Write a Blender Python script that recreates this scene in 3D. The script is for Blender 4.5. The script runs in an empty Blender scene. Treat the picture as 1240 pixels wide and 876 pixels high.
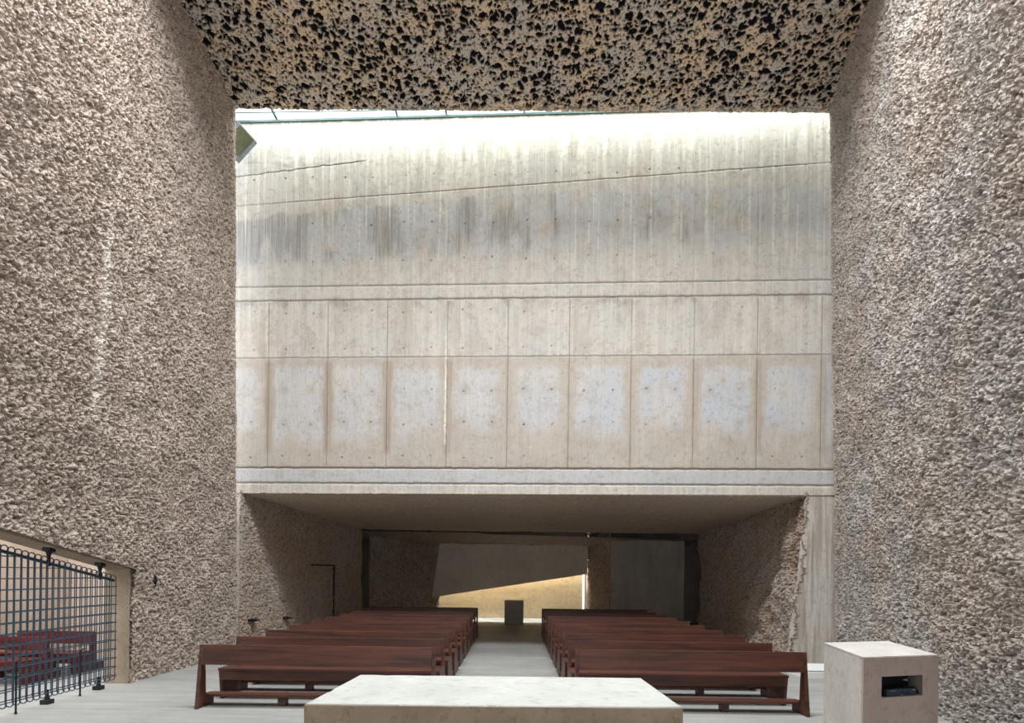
import bpy, bmesh, math
import numpy as np
from mathutils import Vector, Matrix

scene = bpy.context.scene
COL = scene.collection
EYE = 1.81            # eye height, metres
F = 680.0             # focal length in pixels at 1240 wide

# ------------------------------------------------------------------ colour
def lin(r, g, b):
    def f(c):
        c /= 255.0
        return c / 12.92 if c <= 0.04045 else ((c + 0.055) / 1.055) ** 2.4
    return (f(r), f(g), f(b), 1.0)

# ------------------------------------------------------------------ noise (numpy)
def _hash(ix, iy, seed):
    h = (ix.astype(np.int64) * 374761393 + iy.astype(np.int64) * 668265263 + seed * 1274126177) & 0xFFFFFFFF
    h = ((h ^ (h >> 13)) * 1274126177) & 0xFFFFFFFF
    h = h ^ (h >> 16)
    return (h & 0xFFFFFF) / float(0xFFFFFF)

def perlin(x, y, seed=0):
    x0 = np.floor(x); y0 = np.floor(y)
    fx = x - x0; fy = y - y0
    ux = fx * fx * fx * (fx * (fx * 6 - 15) + 10); uy = fy * fy * fy * (fy * (fy * 6 - 15) + 10)
    def g(ix, iy, dx, dy):
        a = _hash(ix, iy, seed) * 2 * np.pi
        return np.cos(a) * dx + np.sin(a) * dy
    a = g(x0, y0, fx, fy); b = g(x0 + 1, y0, fx - 1, fy)
    c = g(x0, y0 + 1, fx, fy - 1); d = g(x0 + 1, y0 + 1, fx - 1, fy - 1)
    return (a * (1 - ux) + b * ux) * (1 - uy) + (c * (1 - ux) + d * ux) * uy * 1.0

def fbm(x, y, seed=0, octv=4, gain=0.5):
    s = np.zeros_like(x); amp = 1.0
    for i in range(octv):
        s += amp * perlin(x, y, seed + 17 * i)
        x = x * 2.03 + 5.1; y = y * 2.03 + 2.7; amp *= gain
    return s

def worley(x, y, seed=0):
    x0 = np.floor(x); y0 = np.floor(y)
    f1 = np.full(x.shape, 9.0); f2 = np.full(x.shape, 9.0); cid = np.zeros(x.shape)
    for i in (-1, 0, 1):
        for j in (-1, 0, 1):
            cx = x0 + i; cy = y0 + j
            px = cx + _hash(cx, cy, seed); py = cy + _hash(cx, cy, seed + 101)
            d = np.hypot(px - x, py - y)
            r = _hash(cx, cy, seed + 202)
            near = d < f1
            f2 = np.where(near, f1, np.minimum(f2, d))
            cid = np.where(near, r, cid)
            f1 = np.where(near, d, f1)
    return f1, f2, cid

def sstep(a, b, x):
    t = np.clip((x - a) / (b - a), 0, 1)
    return t * t * (3 - 2 * t)

# ------------------------------------------------------------------ node helpers
class NT:
    def __init__(s, name):
        s.m = bpy.data.materials.new(name); s.m.use_nodes = True
        s.t = s.m.node_tree; s.t.nodes.clear()
        s.out = s.n('ShaderNodeOutputMaterial')
    def n(s, kind, **kw):
        nd = s.t.nodes.new(kind)
        for k, v in kw.items(): setattr(nd, k, v)
        return nd
    def l(s, a, b): s.t.links.new(a, b)
    def put(s, sock, v):
        if hasattr(v, 'is_output'): s.l(v, sock)
        else: sock.default_value = v
    def coords(s, scale=(1, 1, 1), kind='Object'):
        tc = s.n('ShaderNodeTexCoord'); mp = s.n('ShaderNodeMapping')
        s.l(tc.outputs[kind], mp.inputs['Vector']); mp.inputs['Scale'].default_value = scale
        return mp.outputs['Vector']
    def noise(s, vec, scale, detail=4, rough=0.55, dist=0.0):
        nd = s.n('ShaderNodeTexNoise'); s.l(vec, nd.inputs['Vector'])
        nd.inputs['Scale'].default_value = scale; nd.inputs['Detail'].default_value = detail
        nd.inputs['Roughness'].default_value = rough; nd.inputs['Distortion'].default_value = dist
        return nd.outputs['Fac']
    def voronoi(s, vec, scale, feature='F1', out='Distance'):
        nd = s.n('ShaderNodeTexVoronoi', feature=feature); s.l(vec, nd.inputs['Vector'])
        nd.inputs['Scale'].default_value = scale
        return nd.outputs[out]
    def ramp(s, fac, stops):
        nd = s.n('ShaderNodeValToRGB'); cr = nd.color_ramp
        while len(cr.elements) > 1: cr.elements.remove(cr.elements[-1])
        cr.elements[0].position = stops[0][0]; cr.elements[0].color = stops[0][1]
        for p, c in stops[1:]:
            e = cr.elements.new(p); e.color = c
        s.l(fac, nd.inputs['Fac']); return nd.outputs['Color']
    def maprange(s, v, a, b, c=0.0, d=1.0):
        nd = s.n('ShaderNodeMapRange'); s.l(v, nd.inputs['Value'])
        for k, x in zip(('From Min', 'From Max', 'To Min', 'To Max'), (a, b, c, d)): nd.inputs[k].default_value = x
        return nd.outputs['Result']
    def math(s, op, a, b=0.0):
        nd = s.n('ShaderNodeMath', operation=op); s.put(nd.inputs[0], a); s.put(nd.inputs[1], b); return nd.outputs[0]
    def mix(s, fac, a, b, mode='MIX'):
        nd = s.n('ShaderNodeMix', data_type='RGBA', blend_type=mode)
        s.put(nd.inputs[0], fac); s.put(nd.inputs[6], a); s.put(nd.inputs[7], b)
        return nd.outputs[2]
    def attr(s, name):
        nd = s.n('ShaderNodeAttribute'); nd.attribute_name = name; return nd.outputs['Fac']
    def bump(s, h, strength=0.5, dist=0.01):
        nd = s.n('ShaderNodeBump'); s.l(h, nd.inputs['Height'])
        nd.inputs['Strength'].default_value = strength; nd.inputs['Distance'].default_value = dist
        return nd.outputs['Normal']
    def bsdf(s, color, rough=0.8, normal=None, spec=0.3, metal=0.0, coat=0.0):
        b = s.n('ShaderNodeBsdfPrincipled')
        s.put(b.inputs['Base Color'], color); s.put(b.inputs['Roughness'], rough)
        b.inputs['Specular IOR Level'].default_value = spec; b.inputs['Metallic'].default_value = metal
        b.inputs['Coat Weight'].default_value = coat
        if normal is not None: s.l(normal, b.inputs['Normal'])
        s.l(b.outputs[0], s.out.inputs['Surface']); return s.m

W = (1, 1, 1, 1); K = (0, 0, 0, 1)

# ------------------------------------------------------------------ materials
def mat_shotcrete(name, c_lo, c_hi, c_warm, grain_amt=0.50, gs=15.0):
    t = NT(name); v = t.coords()
    big = t.noise(v, 0.5, 4)
    mid = t.noise(v, 4.0, 5, 0.65)
    fine = t.noise(v, 70.0, 4, 0.7)
    base = t.mix(t.maprange(mid, 0.35, 0.65), c_lo, c_hi)
    base = t.mix(t.maprange(big, 0.42, 0.60, 0, .85), base, c_warm)
    g1 = t.noise(v, gs, 4, 0.68)
    g2 = t.noise(t.coords((1.1, 0.9, 1.0)), gs * 2.1, 3, 0.65)
    light = t.maprange(t.noise(t.coords((1.07, 0.93, 1.02)), gs * 1.3, 4, 0.66), 0.52, 0.66, 0.0, 0.42)
    base = t.mix(light, base, lin(224, 212, 202))
    dark = t.maprange(g1, 0.53, 0.62, 0.0, grain_amt)
    base = t.mix(dark, base, lin(78, 71, 66))
    base = t.mix(t.maprange(g2, 0.54, 0.64, 0.0, grain_amt * 0.7), base, lin(66, 60, 56))
    base = t.mix(t.math('MULTIPLY', t.attr('pale'), 0.8), base, lin(228, 220, 212))
    nrm = t.bump(t.math('ADD', fine, t.math('MULTIPLY', g2, -1.0)), 0.9, 0.014)
    return t.bsdf(base, 0.92, nrm, 0.15)

def mat_ceiling():
    t = NT('lapilli_painted_holes'); v = t.coords()
    n1 = t.noise(v, 7.0, 5, 0.65); n2 = t.noise(v, 1.6, 3); n3 = t.noise(v, 45, 4, 0.7)
    base = t.mix(t.maprange(n1, 0.35, 0.65), lin(208, 198, 182), lin(242, 214, 180))
    base = t.mix(t.maprange(n2, 0.42, 0.6), base, lin(208, 200, 190))
    base = t.mix(t.maprange(t.noise(v, 20, 3, .6), 0.52, 0.62, 0, .8), base, lin(70, 62, 56))
    stone = t.mix(t.maprange(n3, 0.3, 0.7), lin(10, 10, 13), lin(26, 25, 29))  # darkness of the ceiling holes, put in as black colour
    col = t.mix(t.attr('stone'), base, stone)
    return t.bsdf(col, 0.9, t.bump(n3, 0.7, 0.012), 0.15)

def mat_boardwall():
    t = NT('board_marked_concrete'); v = t.coords()
    streak = t.noise(t.coords((9.0, 9.0, 0.28)), 1.0, 5, 0.6)
    streak2 = t.noise(t.coords((30.0, 30.0, 0.5)), 1.0, 4, 0.65)
    cloud = t.noise(v, 0.9, 6, 0.6, 0.4)
    cloud2 = t.noise(v, 3.0, 6, 0.65)
    fine = t.noise(v, 40, 5, 0.7)
    base = t.mix(t.maprange(cloud, 0.36, 0.64), lin(196, 192, 187), lin(204, 196, 186))
    base = t.mix(t.maprange(streak, 0.40, 0.68, 0, 0.55), base, lin(226, 221, 212))
    base = t.mix(t.math('MULTIPLY', t.maprange(streak2, 0.5, 0.72), t.maprange(cloud2, .4, .6, .15, .5)), base, lin(160, 150, 138))
    # stains with outlines of their own
    base = t.mix(t.math('MULTIPLY', t.attr('grey'), t.maprange(streak, 0.3, 0.6, 0.45, 1.0)), base, lin(192, 196, 202))
    base = t.mix(t.math('MULTIPLY', t.attr('smut'), t.maprange(streak2, 0.32, 0.66, 0.1, 1.0)), base, lin(120, 116, 110))
    base = t.mix(t.math('MULTIPLY', t.attr('rust'), t.maprange(streak, 0.3, 0.7, 0.4, 0.95)), base, lin(160, 143, 126))
    base = t.mix(t.attr('lime'), base, lin(244, 240, 230))
    base = t.mix(t.attr('joint'), base, lin(108, 100, 90))
    base = t.mix(t.maprange(cloud2, 0.52, 0.68, 0, 0.34), base, lin(168, 152, 136))
    base = t.mix(t.maprange(t.noise(v, 11.0, 5, 0.7), 0.52, 0.66, 0, 0.42), base, lin(152, 144, 134))
    sp = t.maprange(t.voronoi(v, 9.0), 0.03, 0.06, 0.5, 0.0)
    base = t.mix(sp, base, lin(96, 88, 80))
    nrm = t.bump(t.math('ADD', fine, streak2), 0.35, 0.01)
    return t.bsdf(base, 0.85, nrm, 0.2)

def mat_concrete(name, a, b, c=None, scale=2.0, rough=0.8, bump=0.25, streak=None):
    t = NT(name); v = t.coords()
    n = t.noise(v, scale, 6, 0.62, 0.3); n2 = t.noise(v, scale * 6, 5, 0.65); f = t.noise(v, 55, 4, 0.7)
    base = t.mix(t.maprange(n, 0.36, 0.64), a, b)
    if c: base = t.mix(t.maprange(n2, 0.52, 0.68, 0, 0.55), base, c)
    if streak:
        s = t.noise(t.coords(streak), 1.0, 4, 0.6)
        base = t.mix(t.maprange(s, 0.45, 0.7, 0, .4), base, c or b)
    pits = t.maprange(t.voronoi(v, 14.0), 0.04, 0.08, 0.45, 0.0)
    base = t.mix(pits, base, lin(110, 100, 90))
    return t.bsdf(base, rough, t.bump(t.math('ADD', f, n2), bump, 0.008), 0.25)

def mat_floor():
    t = NT('floor_concrete'); v = t.coords()
    s = t.noise(t.coords((0.5, 5.0, 1.0)), 1.0, 6, 0.65)
    s2 = t.noise(t.coords((1.3, 22.0, 1.0)), 1.0, 5, 0.65)
    n = t.noise(v, 0.7, 6, 0.6)
    f = t.noise(v, 40, 4, 0.7)
    base = t.mix(t.maprange(s, 0.33, 0.66), lin(145, 145, 142), lin(165, 164, 161))
    base = t.mix(t.maprange(s2, 0.48, 0.7, 0, 0.35), base, lin(188, 187, 183))
    base = t.mix(t.maprange(n, 0.45, 0.65, 0, 0.5), base, lin(136, 134, 131))
    # casting joints of the floor slabs
    tc = t.n('ShaderNodeTexCoord'); sx = t.n('ShaderNodeSeparateXYZ'); t.l(tc.outputs['Object'], sx.inputs[0])
    m = t.math('ABSOLUTE', t.math('SUBTRACT', t.math('FRACT', t.math('MULTIPLY', sx.outputs['Y'], 1 / 2.9)), 0.5))
    j = t.math('LESS_THAN', m, 0.0028)
    base = t.mix(t.math('MULTIPLY', j, 0.6), base, lin(96, 94, 92))
    return t.bsdf(base, t.maprange(n, .3, .7, .45, .7), t.bump(f, 0.15, 0.004), 0.35)

def mat_wood(name='mahogany', dark=(44, 25, 19), mid=(82, 48, 37), hi=(108, 62, 47)):
    t = NT(name)
    tc = t.n('ShaderNodeTexCoord'); oi = t.n('ShaderNodeObjectInfo')
    add = t.n('ShaderNodeVectorMath', operation='ADD')
    mul = t.n('ShaderNodeVectorMath', operation='SCALE'); mul.inputs[0].default_value = (7.3, 3.1, 5.7)
    t.l(oi.outputs['Random'], mul.inputs['Scale'])
    t.l(tc.outputs['Object'], add.inputs[0]); t.l(mul.outputs[0], add.inputs[1])
    mp = t.n('ShaderNodeMapping'); t.l(add.outputs[0], mp.inputs['Vector']); mp.inputs['Scale'].default_value = (0.7, 11, 11)
    g = t.noise(mp.outputs[0], 1.0, 6, 0.62, 0.6)
    mp2 = t.n('ShaderNodeMapping'); t.l(add.outputs[0], mp2.inputs['Vector']); mp2.inputs['Scale'].default_value = (3, 70, 70)
    p = t.noise(mp2.outputs[0], 1.0, 4, 0.6)
    col = t.ramp(g, [(0.3, lin(*dark)), (0.5, lin(*mid)), (0.72, lin(*hi))])
    col = t.mix(t.maprange(p, 0.5, 0.72, 0, 0.45), col, lin(*dark))
    return t.bsdf(col, t.maprange(p, 0.3, 0.7, 0.36, 0.5), t.bump(p, 0.08, 0.002), 0.45)

def mat_plain(name, c, rough=0.5, metal=0.0, spec=0.4, vary=0.12):
    t = NT(name); v = t.coords()
    n = t.noise(v, 12, 4, 0.6)
    c2 = tuple(x * (1 - vary * 2) for x in c[:3]) + (1,)
    return t.bsdf(t.mix(t.maprange(n, .35, .65), c2, c), rough, None, spec, metal)

def mat_glass(name):
    t = NT(name)
    tr = t.n('ShaderNodeBsdfTransparent'); tr.inputs[0].default_value = (0.93, 0.97, 0.96, 1)
    gl = t.n('ShaderNodeBsdfGlossy'); gl.inputs['Roughness'].default_value = 0.05
    mx = t.n('ShaderNodeMixShader'); mx.inputs[0].default_value = 0.07; t.l(tr.outputs[0], mx.inputs[1]); t.l(gl.outputs[0], mx.inputs[2])
    t.l(mx.outputs[0], t.out.inputs['Surface']); return t.m

M = dict(
    shot_l=mat_shotcrete('shotcrete_left', lin(178, 162, 150), lin(205, 191, 180), lin(184, 169, 157)),
    shot_r=mat_shotcrete('shotcrete_right', lin(170, 163, 157), lin(199, 192, 186), lin(184, 170, 159)),
    shot_t=mat_shotcrete('shotcrete_tunnel', lin(176, 163, 153), lin(202, 188, 177), lin(186, 164, 145), 0.5, 12),
    soffit=mat_shotcrete('shotcrete_soffit', lin(206, 190, 172), lin(222, 200, 174), lin(210, 192, 172), 0.3, 18),
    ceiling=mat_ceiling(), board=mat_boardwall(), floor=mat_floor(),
    wood=mat_wood(), wood_c=mat_wood('oxblood_wood', (40, 10, 10), (92, 20, 22), (120, 34, 32)),
    altar_shaded=mat_concrete('altar_shaded_concrete', lin(156, 140, 121), lin(140, 124, 105), lin(112, 98, 82), 2.6, 0.75, 0.3),  # altar sides: their warm shade is put into the brown
    ambo_shaded=mat_concrete('ambo_shaded_concrete', lin(182, 166, 158), lin(172, 156, 148), lin(150, 134, 124), 2.0, 0.75, 0.15),  # ambo concrete with the front's warm shade painted in
    altar=mat_concrete('altar_concrete', lin(198, 200, 195), lin(182, 184, 178), lin(164, 158, 146), 1.6, 0.6, 0.15),
    ambo=mat_concrete('ambo_concrete', lin(206, 203, 198), lin(190, 184, 178), lin(174, 162, 150), 2.2, 0.7, 0.15),
    jamb=mat_concrete('jamb_concrete', lin(146, 130, 112), lin(160, 144, 126), lin(120, 106, 90), 3.0),
    pale=mat_concrete('pale_concrete', lin(212, 200, 190), lin(200, 188, 178), lin(184, 166, 150), 0.9, streak=(6, 6, .3)),
    gold=mat_concrete('sand_concrete', lin(226, 212, 180), lin(212, 197, 162), lin(182, 160, 124), 0.9, streak=(.4, 4, 4)),
    dark=mat_concrete('dark_concrete', lin(186, 180, 170), lin(170, 164, 154), lin(150, 144, 136), 1.4, streak=(5, 5, .3)),
    panel=mat_concrete('panel_concrete', lin(226, 216, 202), lin(212, 202, 188), lin(196, 186, 172), 1.2),
    stone=mat_concrete('basalt_block', lin(176, 174, 168), lin(160, 158, 152), lin(146, 144, 138), 3.0),
    steel=mat_plain('blue_grey_paint', lin(62, 84, 100), 0.42, 0.3),
    iron=mat_plain('dark_iron', lin(40, 44, 48), 0.5, 0.4),
    white=mat_plain('white_plaster', lin(236, 236, 234), 0.7, vary=0.03),
    black=mat_plain('black_plastic', lin(14, 14, 16), 0.45),
    navy=mat_plain('slate_plastic', lin(52, 64, 82), 0.38),
    lampgrey=mat_plain('lamp_frame', lin(150, 158, 164), 0.4, 0.3),
    lampglass=mat_plain('lamp_glass', lin(112, 118, 92), 0.15),
    frame=mat_plain('skylight_frame_paint', lin(58, 84, 84), 0.5),
    alu=mat_plain('white_aluminium', lin(150, 168, 168), 0.45),
    glass=mat_glass('skylight_glass'),
)

# ------------------------------------------------------------------ mesh helpers
def link(name, me, mat, parent=None):
    o = bpy.data.objects.new(name, me); COL.objects.link(o)
    me.name = name
    if mat: me.materials.append(mat)
    if parent: o.parent = parent
    return o

def structure(o):
    o['kind'] = 'structure'; return o

def tag(o, label, cat, group=None):
    o['label'] = label; o['category'] = cat
    if group: o['group'] = group
    return o

def empty(name, loc, rz=0.0):
    o = bpy.data.objects.new(name, None); COL.objects.link(o)
    o.empty_display_size = 0.2; o.location = loc; o.rotation_euler = (0, 0, rz); return o

def grid_mesh(name, P, mat, keep=None, attrs=None, smooth=False, parent=None):
    """P: (n, m, 3) array of points; keep: (n-1, m-1) face mask."""
    n, m = P.shape[:2]
    idx = np.arange(n * m).reshape(n, m)
    q = np.stack([idx[:-1, :-1], idx[1:, :-1], idx[1:, 1:], idx[:-1, 1:]], -1)
    q = q[keep] if keep is not None else q.reshape(-1, 4)
    used = np.zeros(n * m, bool); used[q.ravel()] = True
    remap = np.cumsum(used) - 1
    q = remap[q]; co = P.reshape(-1, 3)[used]
    me = bpy.data.meshes.new(name)
    me.vertices.add(len(co)); me.vertices.foreach_set('co', co.astype(np.float32).ravel())
    me.loops.add(q.size); me.loops.foreach_set('vertex_index', q.astype(np.int32).ravel())
    me.polygons.add(len(q))
    me.polygons.foreach_set('loop_start', np.arange(0, q.size, 4, dtype=np.int32))
    me.polygons.foreach_set('loop_total', np.full(len(q), 4, np.int32))
    me.polygons.foreach_set('use_smooth', np.full(len(q), smooth, bool))
    for k, a in (attrs or {}).items():
        at = me.attributes.new(k, 'FLOAT', 'POINT')
        at.data.foreach_set('value', a.reshape(-1)[used].astype(np.float32))
    me.update(calc_edges=True); me.validate()
    return link(name, me, mat, parent)

def bm_box(bm, x0, x1, y0, y1, z0, z1, bev=0.0):
    r = bmesh.ops.create_cube(bm, size=1.0)
    for v in r['verts']:
        v.co = Vector(((x0 + x1) / 2 + v.co.x * (x1 - x0), (y0 + y1) / 2 + v.co.y * (y1 - y0), (z0 + z1) / 2 + v.co.z * (z1 - z0)))
    if bev:
        ed = list({e for v in r['verts'] for e in v.link_edges})
        bmesh.ops.bevel(bm, geom=ed, offset=bev, segments=2, affect='EDGES', profile=0.6)

def bm_prism(bm, pts, vec, bev=0.0):
    """closed polygon of 3-D points swept along vec"""
    a = [bm.verts.new(p) for p in pts]; b = [bm.verts.new(Vector(p) + Vector(vec)) for p in pts]
    n = len(pts); fs = [bm.faces.new(a), bm.faces.new(list(reversed(b)))]
    for i in range(n): fs.append(bm.faces.new((a[(i + 1) % n], a[i], b[i], b[(i + 1) % n])))
    bmesh.ops.recalc_face_normals(bm, faces=fs)
    if bev:
        ed = list({e for f in fs for e in f.edges})
        bmesh.ops.bevel(bm, geom=ed, offset=bev, segments=2, affect='EDGES', profile=0.6)

def bm_tube(bm, pts, r, seg=6, closed=False):
    pts = [Vector(p) for p in pts]; n = len(pts); rings = []
    for i, p in enumerate(pts):
        a = pts[(i - 1) % n] if (closed or i > 0) else p
        b = pts[(i + 1) % n] if (closed or i < n - 1) else p
        d = (b - a).normalized()
        up = Vector((0, 0, 1)) if abs(d.z) < 0.9 else Vector((0, 1, 0))
        # a stable frame: prefer the axis least aligned with the whole path
        s = d.cross(up).normalized(); u = s.cross(d).normalized()
        rings.append((p, s, u))
    vs = []
    prev = None
    for p, s, u in rings:
        if prev is not None:
            best, bs = 0, -9
            for k in range(seg):
                ang = 2 * math.pi * k / seg
                q = s * math.cos(ang) + u * math.sin(ang)
                if q.dot(prev) > bs: bs = q.dot(prev); best = ang
        else: best = 0
        ring = [bm.verts.new(p + r * (s * math.cos(best + 2 * math.pi * k / seg) + u * math.sin(best + 2 * math.pi * k / seg))) for k in range(seg)]
        prev = (ring[0].co - p).normalized(); vs.append(ring)
    m = n if closed else n - 1
    for i in range(m):
        A, B = vs[i], vs[(i + 1) % n]
        off = 0
        if closed and i == n - 1:
            off = min(range(seg), key=lambda k: (A[0].co - p0(B, k)).length)
        for k in range(seg):
            bm.faces.new((A[k], A[(k + 1) % seg], B[(k + 1 + off) % seg], B[(k + off) % seg]))
    if not closed:
        bm.faces.new(list(reversed(vs[0]))); bm.faces.new(vs[-1])

def p0(B, k): return B[k].co

def bm_cyl(bm, c, r0, r1, h, seg=20, axis='Z'):
    mt = Matrix.Translation(c)
    if axis == 'X': mt = mt @ Matrix.Rotation(math.pi / 2, 4, 'Y')
    if axis == 'Y': mt = mt @ Matrix.Rotation(-math.pi / 2, 4, 'X')
    bmesh.ops.create_cone(bm, cap_ends=True, segments=seg, radius1=r0, radius2=r1, depth=h, matrix=mt)

def done(name, bm, mat, parent=None, smooth=False):
    bmesh.ops.recalc_face_normals(bm, faces=bm.faces[:])
    me = bpy.data.meshes.new(name); bm.to_mesh(me); bm.free()
    if smooth:
        for p in me.polygons: p.use_smooth = True
    return link(name, me, mat, parent)

def box(name, x0, x1, y0, y1, z0, z1, mat, parent=None, bev=0.0):
    bm = bmesh.new(); bm_box(bm, x0, x1, y0, y1, z0, z1, bev); return done(name, bm, mat, parent)

# ------------------------------------------------------------------ THE SETTING
# depth runs along +Y from the camera, X to the right, Z up
def rough_height(a, b, seed, lump=0.06, pit=0.045, fine=0.014, skew=0.0):
    """sprayed, hacked concrete: lumps, pits and grit (metres)"""
    aa = a + skew * b
    wx = aa + 0.06 * perlin(aa * 3, b * 3, seed + 5); wy = b + 0.06 * perlin(aa * 3 + 9, b * 3, seed + 6)
    h = lump * fbm(wx * 0.9, wy * 0.9, seed, 3)
    h += 0.4 * lump * fbm(wx * 3.2, wy * 3.2, seed + 30, 3)
    f1, f2, c = worley(wx * 13.0, wy * 13.0, seed + 60)
    h += pit * 0.8 * (0.35 - f1) * (0.3 + 1.1 * c)
    f1b, f2b, cb = worley(wx * 28.0, wy * 28.0, seed + 90)
    h += pit * 0.7 * (0.3 - f1b) * (0.2 + 1.4 * cb)
    n = fbm(wx * 16, wy * 16, seed + 120, 3)
    h -= pit * 1.0 * sstep(0.10, 0.34, n)
    h += fine * fbm(wx * 40, wy * 40, seed + 150, 2)
    return h

ZC = 11.40   # ceiling underside
def wall_back_y(x): return 12.30 - 0.05 * x

# floor
structure(box('floor', -10.5, 11.0, -8.0, 26.0, -0.3, 0.0, M['floor']))

# --- left wall (sprayed concrete, leaning slightly in at the top), opening for the gate
def lintel_z(y): return 1.81 + 0.193 * (8.90 - y)
ys = np.concatenate([np.linspace(2.0, 6.4, 240, endpoint=False), np.linspace(6.4, 12.43, 540)])
zs = np.linspace(-0.02, 12.0, 960)
Yg, Zg = np.meshgrid(ys, zs, indexing='ij')
t = Zg / ZC
Yend = 12.43 + (11.67 - 12.43) * t
Yw = np.where(Yg > 6.4, 6.4 + (Yg - 6.4) * (Yend - 6.4) / (12.43 - 6.4), Yg)
Xb = -6.06; Xt = -5.875 + 0.065 * (11.67 - np.clip(Yw, 6, 12.5))
H = rough_height(Yw, Zg, 11, 0.07, 0.06, 0.016)
edge = sstep(0.0, 0.25, Yend - Yw)
H = H * (0.35 + 0.65 * edge) - 0.02 * (1 - edge)
X = Xb + (Xt - Xb) * t + H
# pale vertical run of lime on the wall
yc = 8.10 + 0.0 * Zg
pale = np.exp(-((Yw - (7.98 + 0.06 * (Zg - 5.5) + .05 * fbm(Zg * 2, Zg * 0 + 3.0, 5, 3))) / 0.075) ** 2) * sstep(3.7, 4.3, Zg) * sstep(7.1, 6.4, Zg)
Jit = 0.02 * fbm(Yw * 9, Zg * 9, 71, 2)
P = np.stack([X, Yw + Jit * (0.2 + .8 * edge), Zg], -1)
yc_ = (Yw[:-1, :-1] + Yw[1:, 1:]) / 2; zc_ = (Zg[:-1, :-1] + Zg[1:, 1:]) / 2
keep = ~((yc_ < 8.905) & (yc_ > 4.0) & (zc_ < lintel_z(yc_) + 0.012))
_n = (np.abs(P[..., 1] - 9.41) < 0.11) & (np.abs(P[..., 2] - 1.62) < 0.11)
CROSS_X = float(P[..., 0][_n].max()) - 0.012
wl = structure(grid_mesh('wall_left', P, M['shot_l'], keep, {'pale': pale}))
# body of the left wall behind the sprayed face
bm = bmesh.new()
bm_prism(bm, [(-6.16, 8.93, 0), (-6.16, 12.36, 0), (-5.98, 11.62, 11.9), (-5.6, 2.0, 11.9), (-6.16, 2.0, 4.2), (-6.16, 4.0, 2.85), (-6.16, 8.93, 1.87)][::-1], (-0.34, 0, 0))
structure(done('wall_left_core', bm, M['jamb']))
# smooth cast jamb and slanting lintel of the opening
structure(box('trim_1', -6.47, -6.085, 8.90, 9.05, 0, 1.83, M['jamb'], bev=0.01))
bm = bmesh.new()
bm_prism(bm, [(-6.47, 9.0, lintel_z(9.0)), (-6.47, 4.0, lintel_z(4.0)), (-6.47, 4.0, lintel_z(4.0) + .12), (-6.47, 9.0, lintel_z(9.0) + .12)], (0.385, 0, 0), 0.01)
structure(done('trim_2', bm, M['jamb']))

# --- right wall (set at an angle)
ys = np.concatenate([np.linspace(2.0, 5.2, 200, endpoint=False), np.linspace(5.2, 11.92, 560)])
zs = np.linspace(-0.02, 12.0, 960)
Yg, Zg = np.meshgrid(ys, zs, indexing='ij')
t = Zg / ZC
Yend = 11.92 + (11.56 - 11.92) * t
Yw = np.where(Yg > 5.2, 5.2 + (Yg - 5.2) * (Yend - 5.2) / (11.92 - 5.2), Yg)
Xb = 6.83 - 0.26 * (11.92 - Yw); Xt = 6.35 - 0.274 * (11.56 - Yw)
H = rough_height(Yw * 1.03, Zg, 401, 0.08, 0.065, 0.017)
edge = sstep(0.0, 0.25, Yend - Yw)
H = H * (0.35 + 0.65 * edge) - 0.02 * (1 - edge)
X = Xb + (Xt - Xb) * t - H * 0.967
P = np.stack([X, Yw + H * 0.25 + 0.02 * fbm(Yw * 9, Zg * 9, 72, 2) * (0.2 + .8 * edge), Zg], -1)
structure(grid_mesh('wall_right', P, M['shot_r'], None, {'pale': np.zeros_like(Zg)}))
bm = bmesh.new()
bm_prism(bm, [(6.95, 11.88, 0), (4.40, 2.0, 0), (4.0, 2.0, 12.0), (6.45, 11.5, 12.0)], (0.6, -0.05, 0))
structure(done('wall_right_core', bm, M['jamb']))

# unseen room behind the camera; opening in its front wall added for frontal light
structure(box('wall_front', -6.6, 6.6, -4.3, -4.0, 4.2, 12.0, M['jamb']))
structure(box('wall_front_pier_left', -6.6, -4.2, -4.3, -4.0, 0, 4.2, M['jamb']))
structure(box('wall_front_pier_right', 3.2, 6.6, -4.3, -4.0, 0, 4.2, M['jamb']))
structure(box('wall_front_left', -6.4, -5.9, -4.0, 2.02, 0, 12.0, M['jamb']))
structure(box('wall_front_right', 4.3, 4.8, -4.0, 2.02, 0, 12.0, M['jamb']))
structure(box('ceiling_front', -6.6, 6.6, -4.3, 0.5, 11.5, 12.0, M['jamb']))

# --- ceiling slab over the front, riddled with holes whose dark is painted black
xs = np.linspace(-7.0, 7.6, 1200)
ys = np.concatenate([np.linspace(7.6, 9.1, 50, endpoint=False), np.linspace(9.1, 11.62, 250)])
Xg, Yg = np.meshgrid(xs, ys, indexing='ij')
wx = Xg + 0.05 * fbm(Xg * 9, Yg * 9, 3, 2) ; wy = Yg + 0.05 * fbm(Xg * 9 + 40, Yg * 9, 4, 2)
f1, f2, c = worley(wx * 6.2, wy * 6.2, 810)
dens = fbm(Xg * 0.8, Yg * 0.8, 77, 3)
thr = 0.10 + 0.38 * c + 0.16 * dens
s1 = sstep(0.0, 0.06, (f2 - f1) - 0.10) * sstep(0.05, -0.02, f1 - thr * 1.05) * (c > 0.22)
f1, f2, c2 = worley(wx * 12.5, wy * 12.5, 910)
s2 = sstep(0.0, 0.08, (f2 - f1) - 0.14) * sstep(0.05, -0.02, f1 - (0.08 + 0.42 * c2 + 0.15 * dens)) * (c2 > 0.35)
stone = np.clip(np.maximum(s1, s2), 0, 1)  # mask of the holes that get painted black
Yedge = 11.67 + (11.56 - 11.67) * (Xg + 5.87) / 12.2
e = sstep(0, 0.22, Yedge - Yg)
stone *= 0.25 + 0.75 * sstep(0.0, 0.12, Yedge - Yg)
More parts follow.
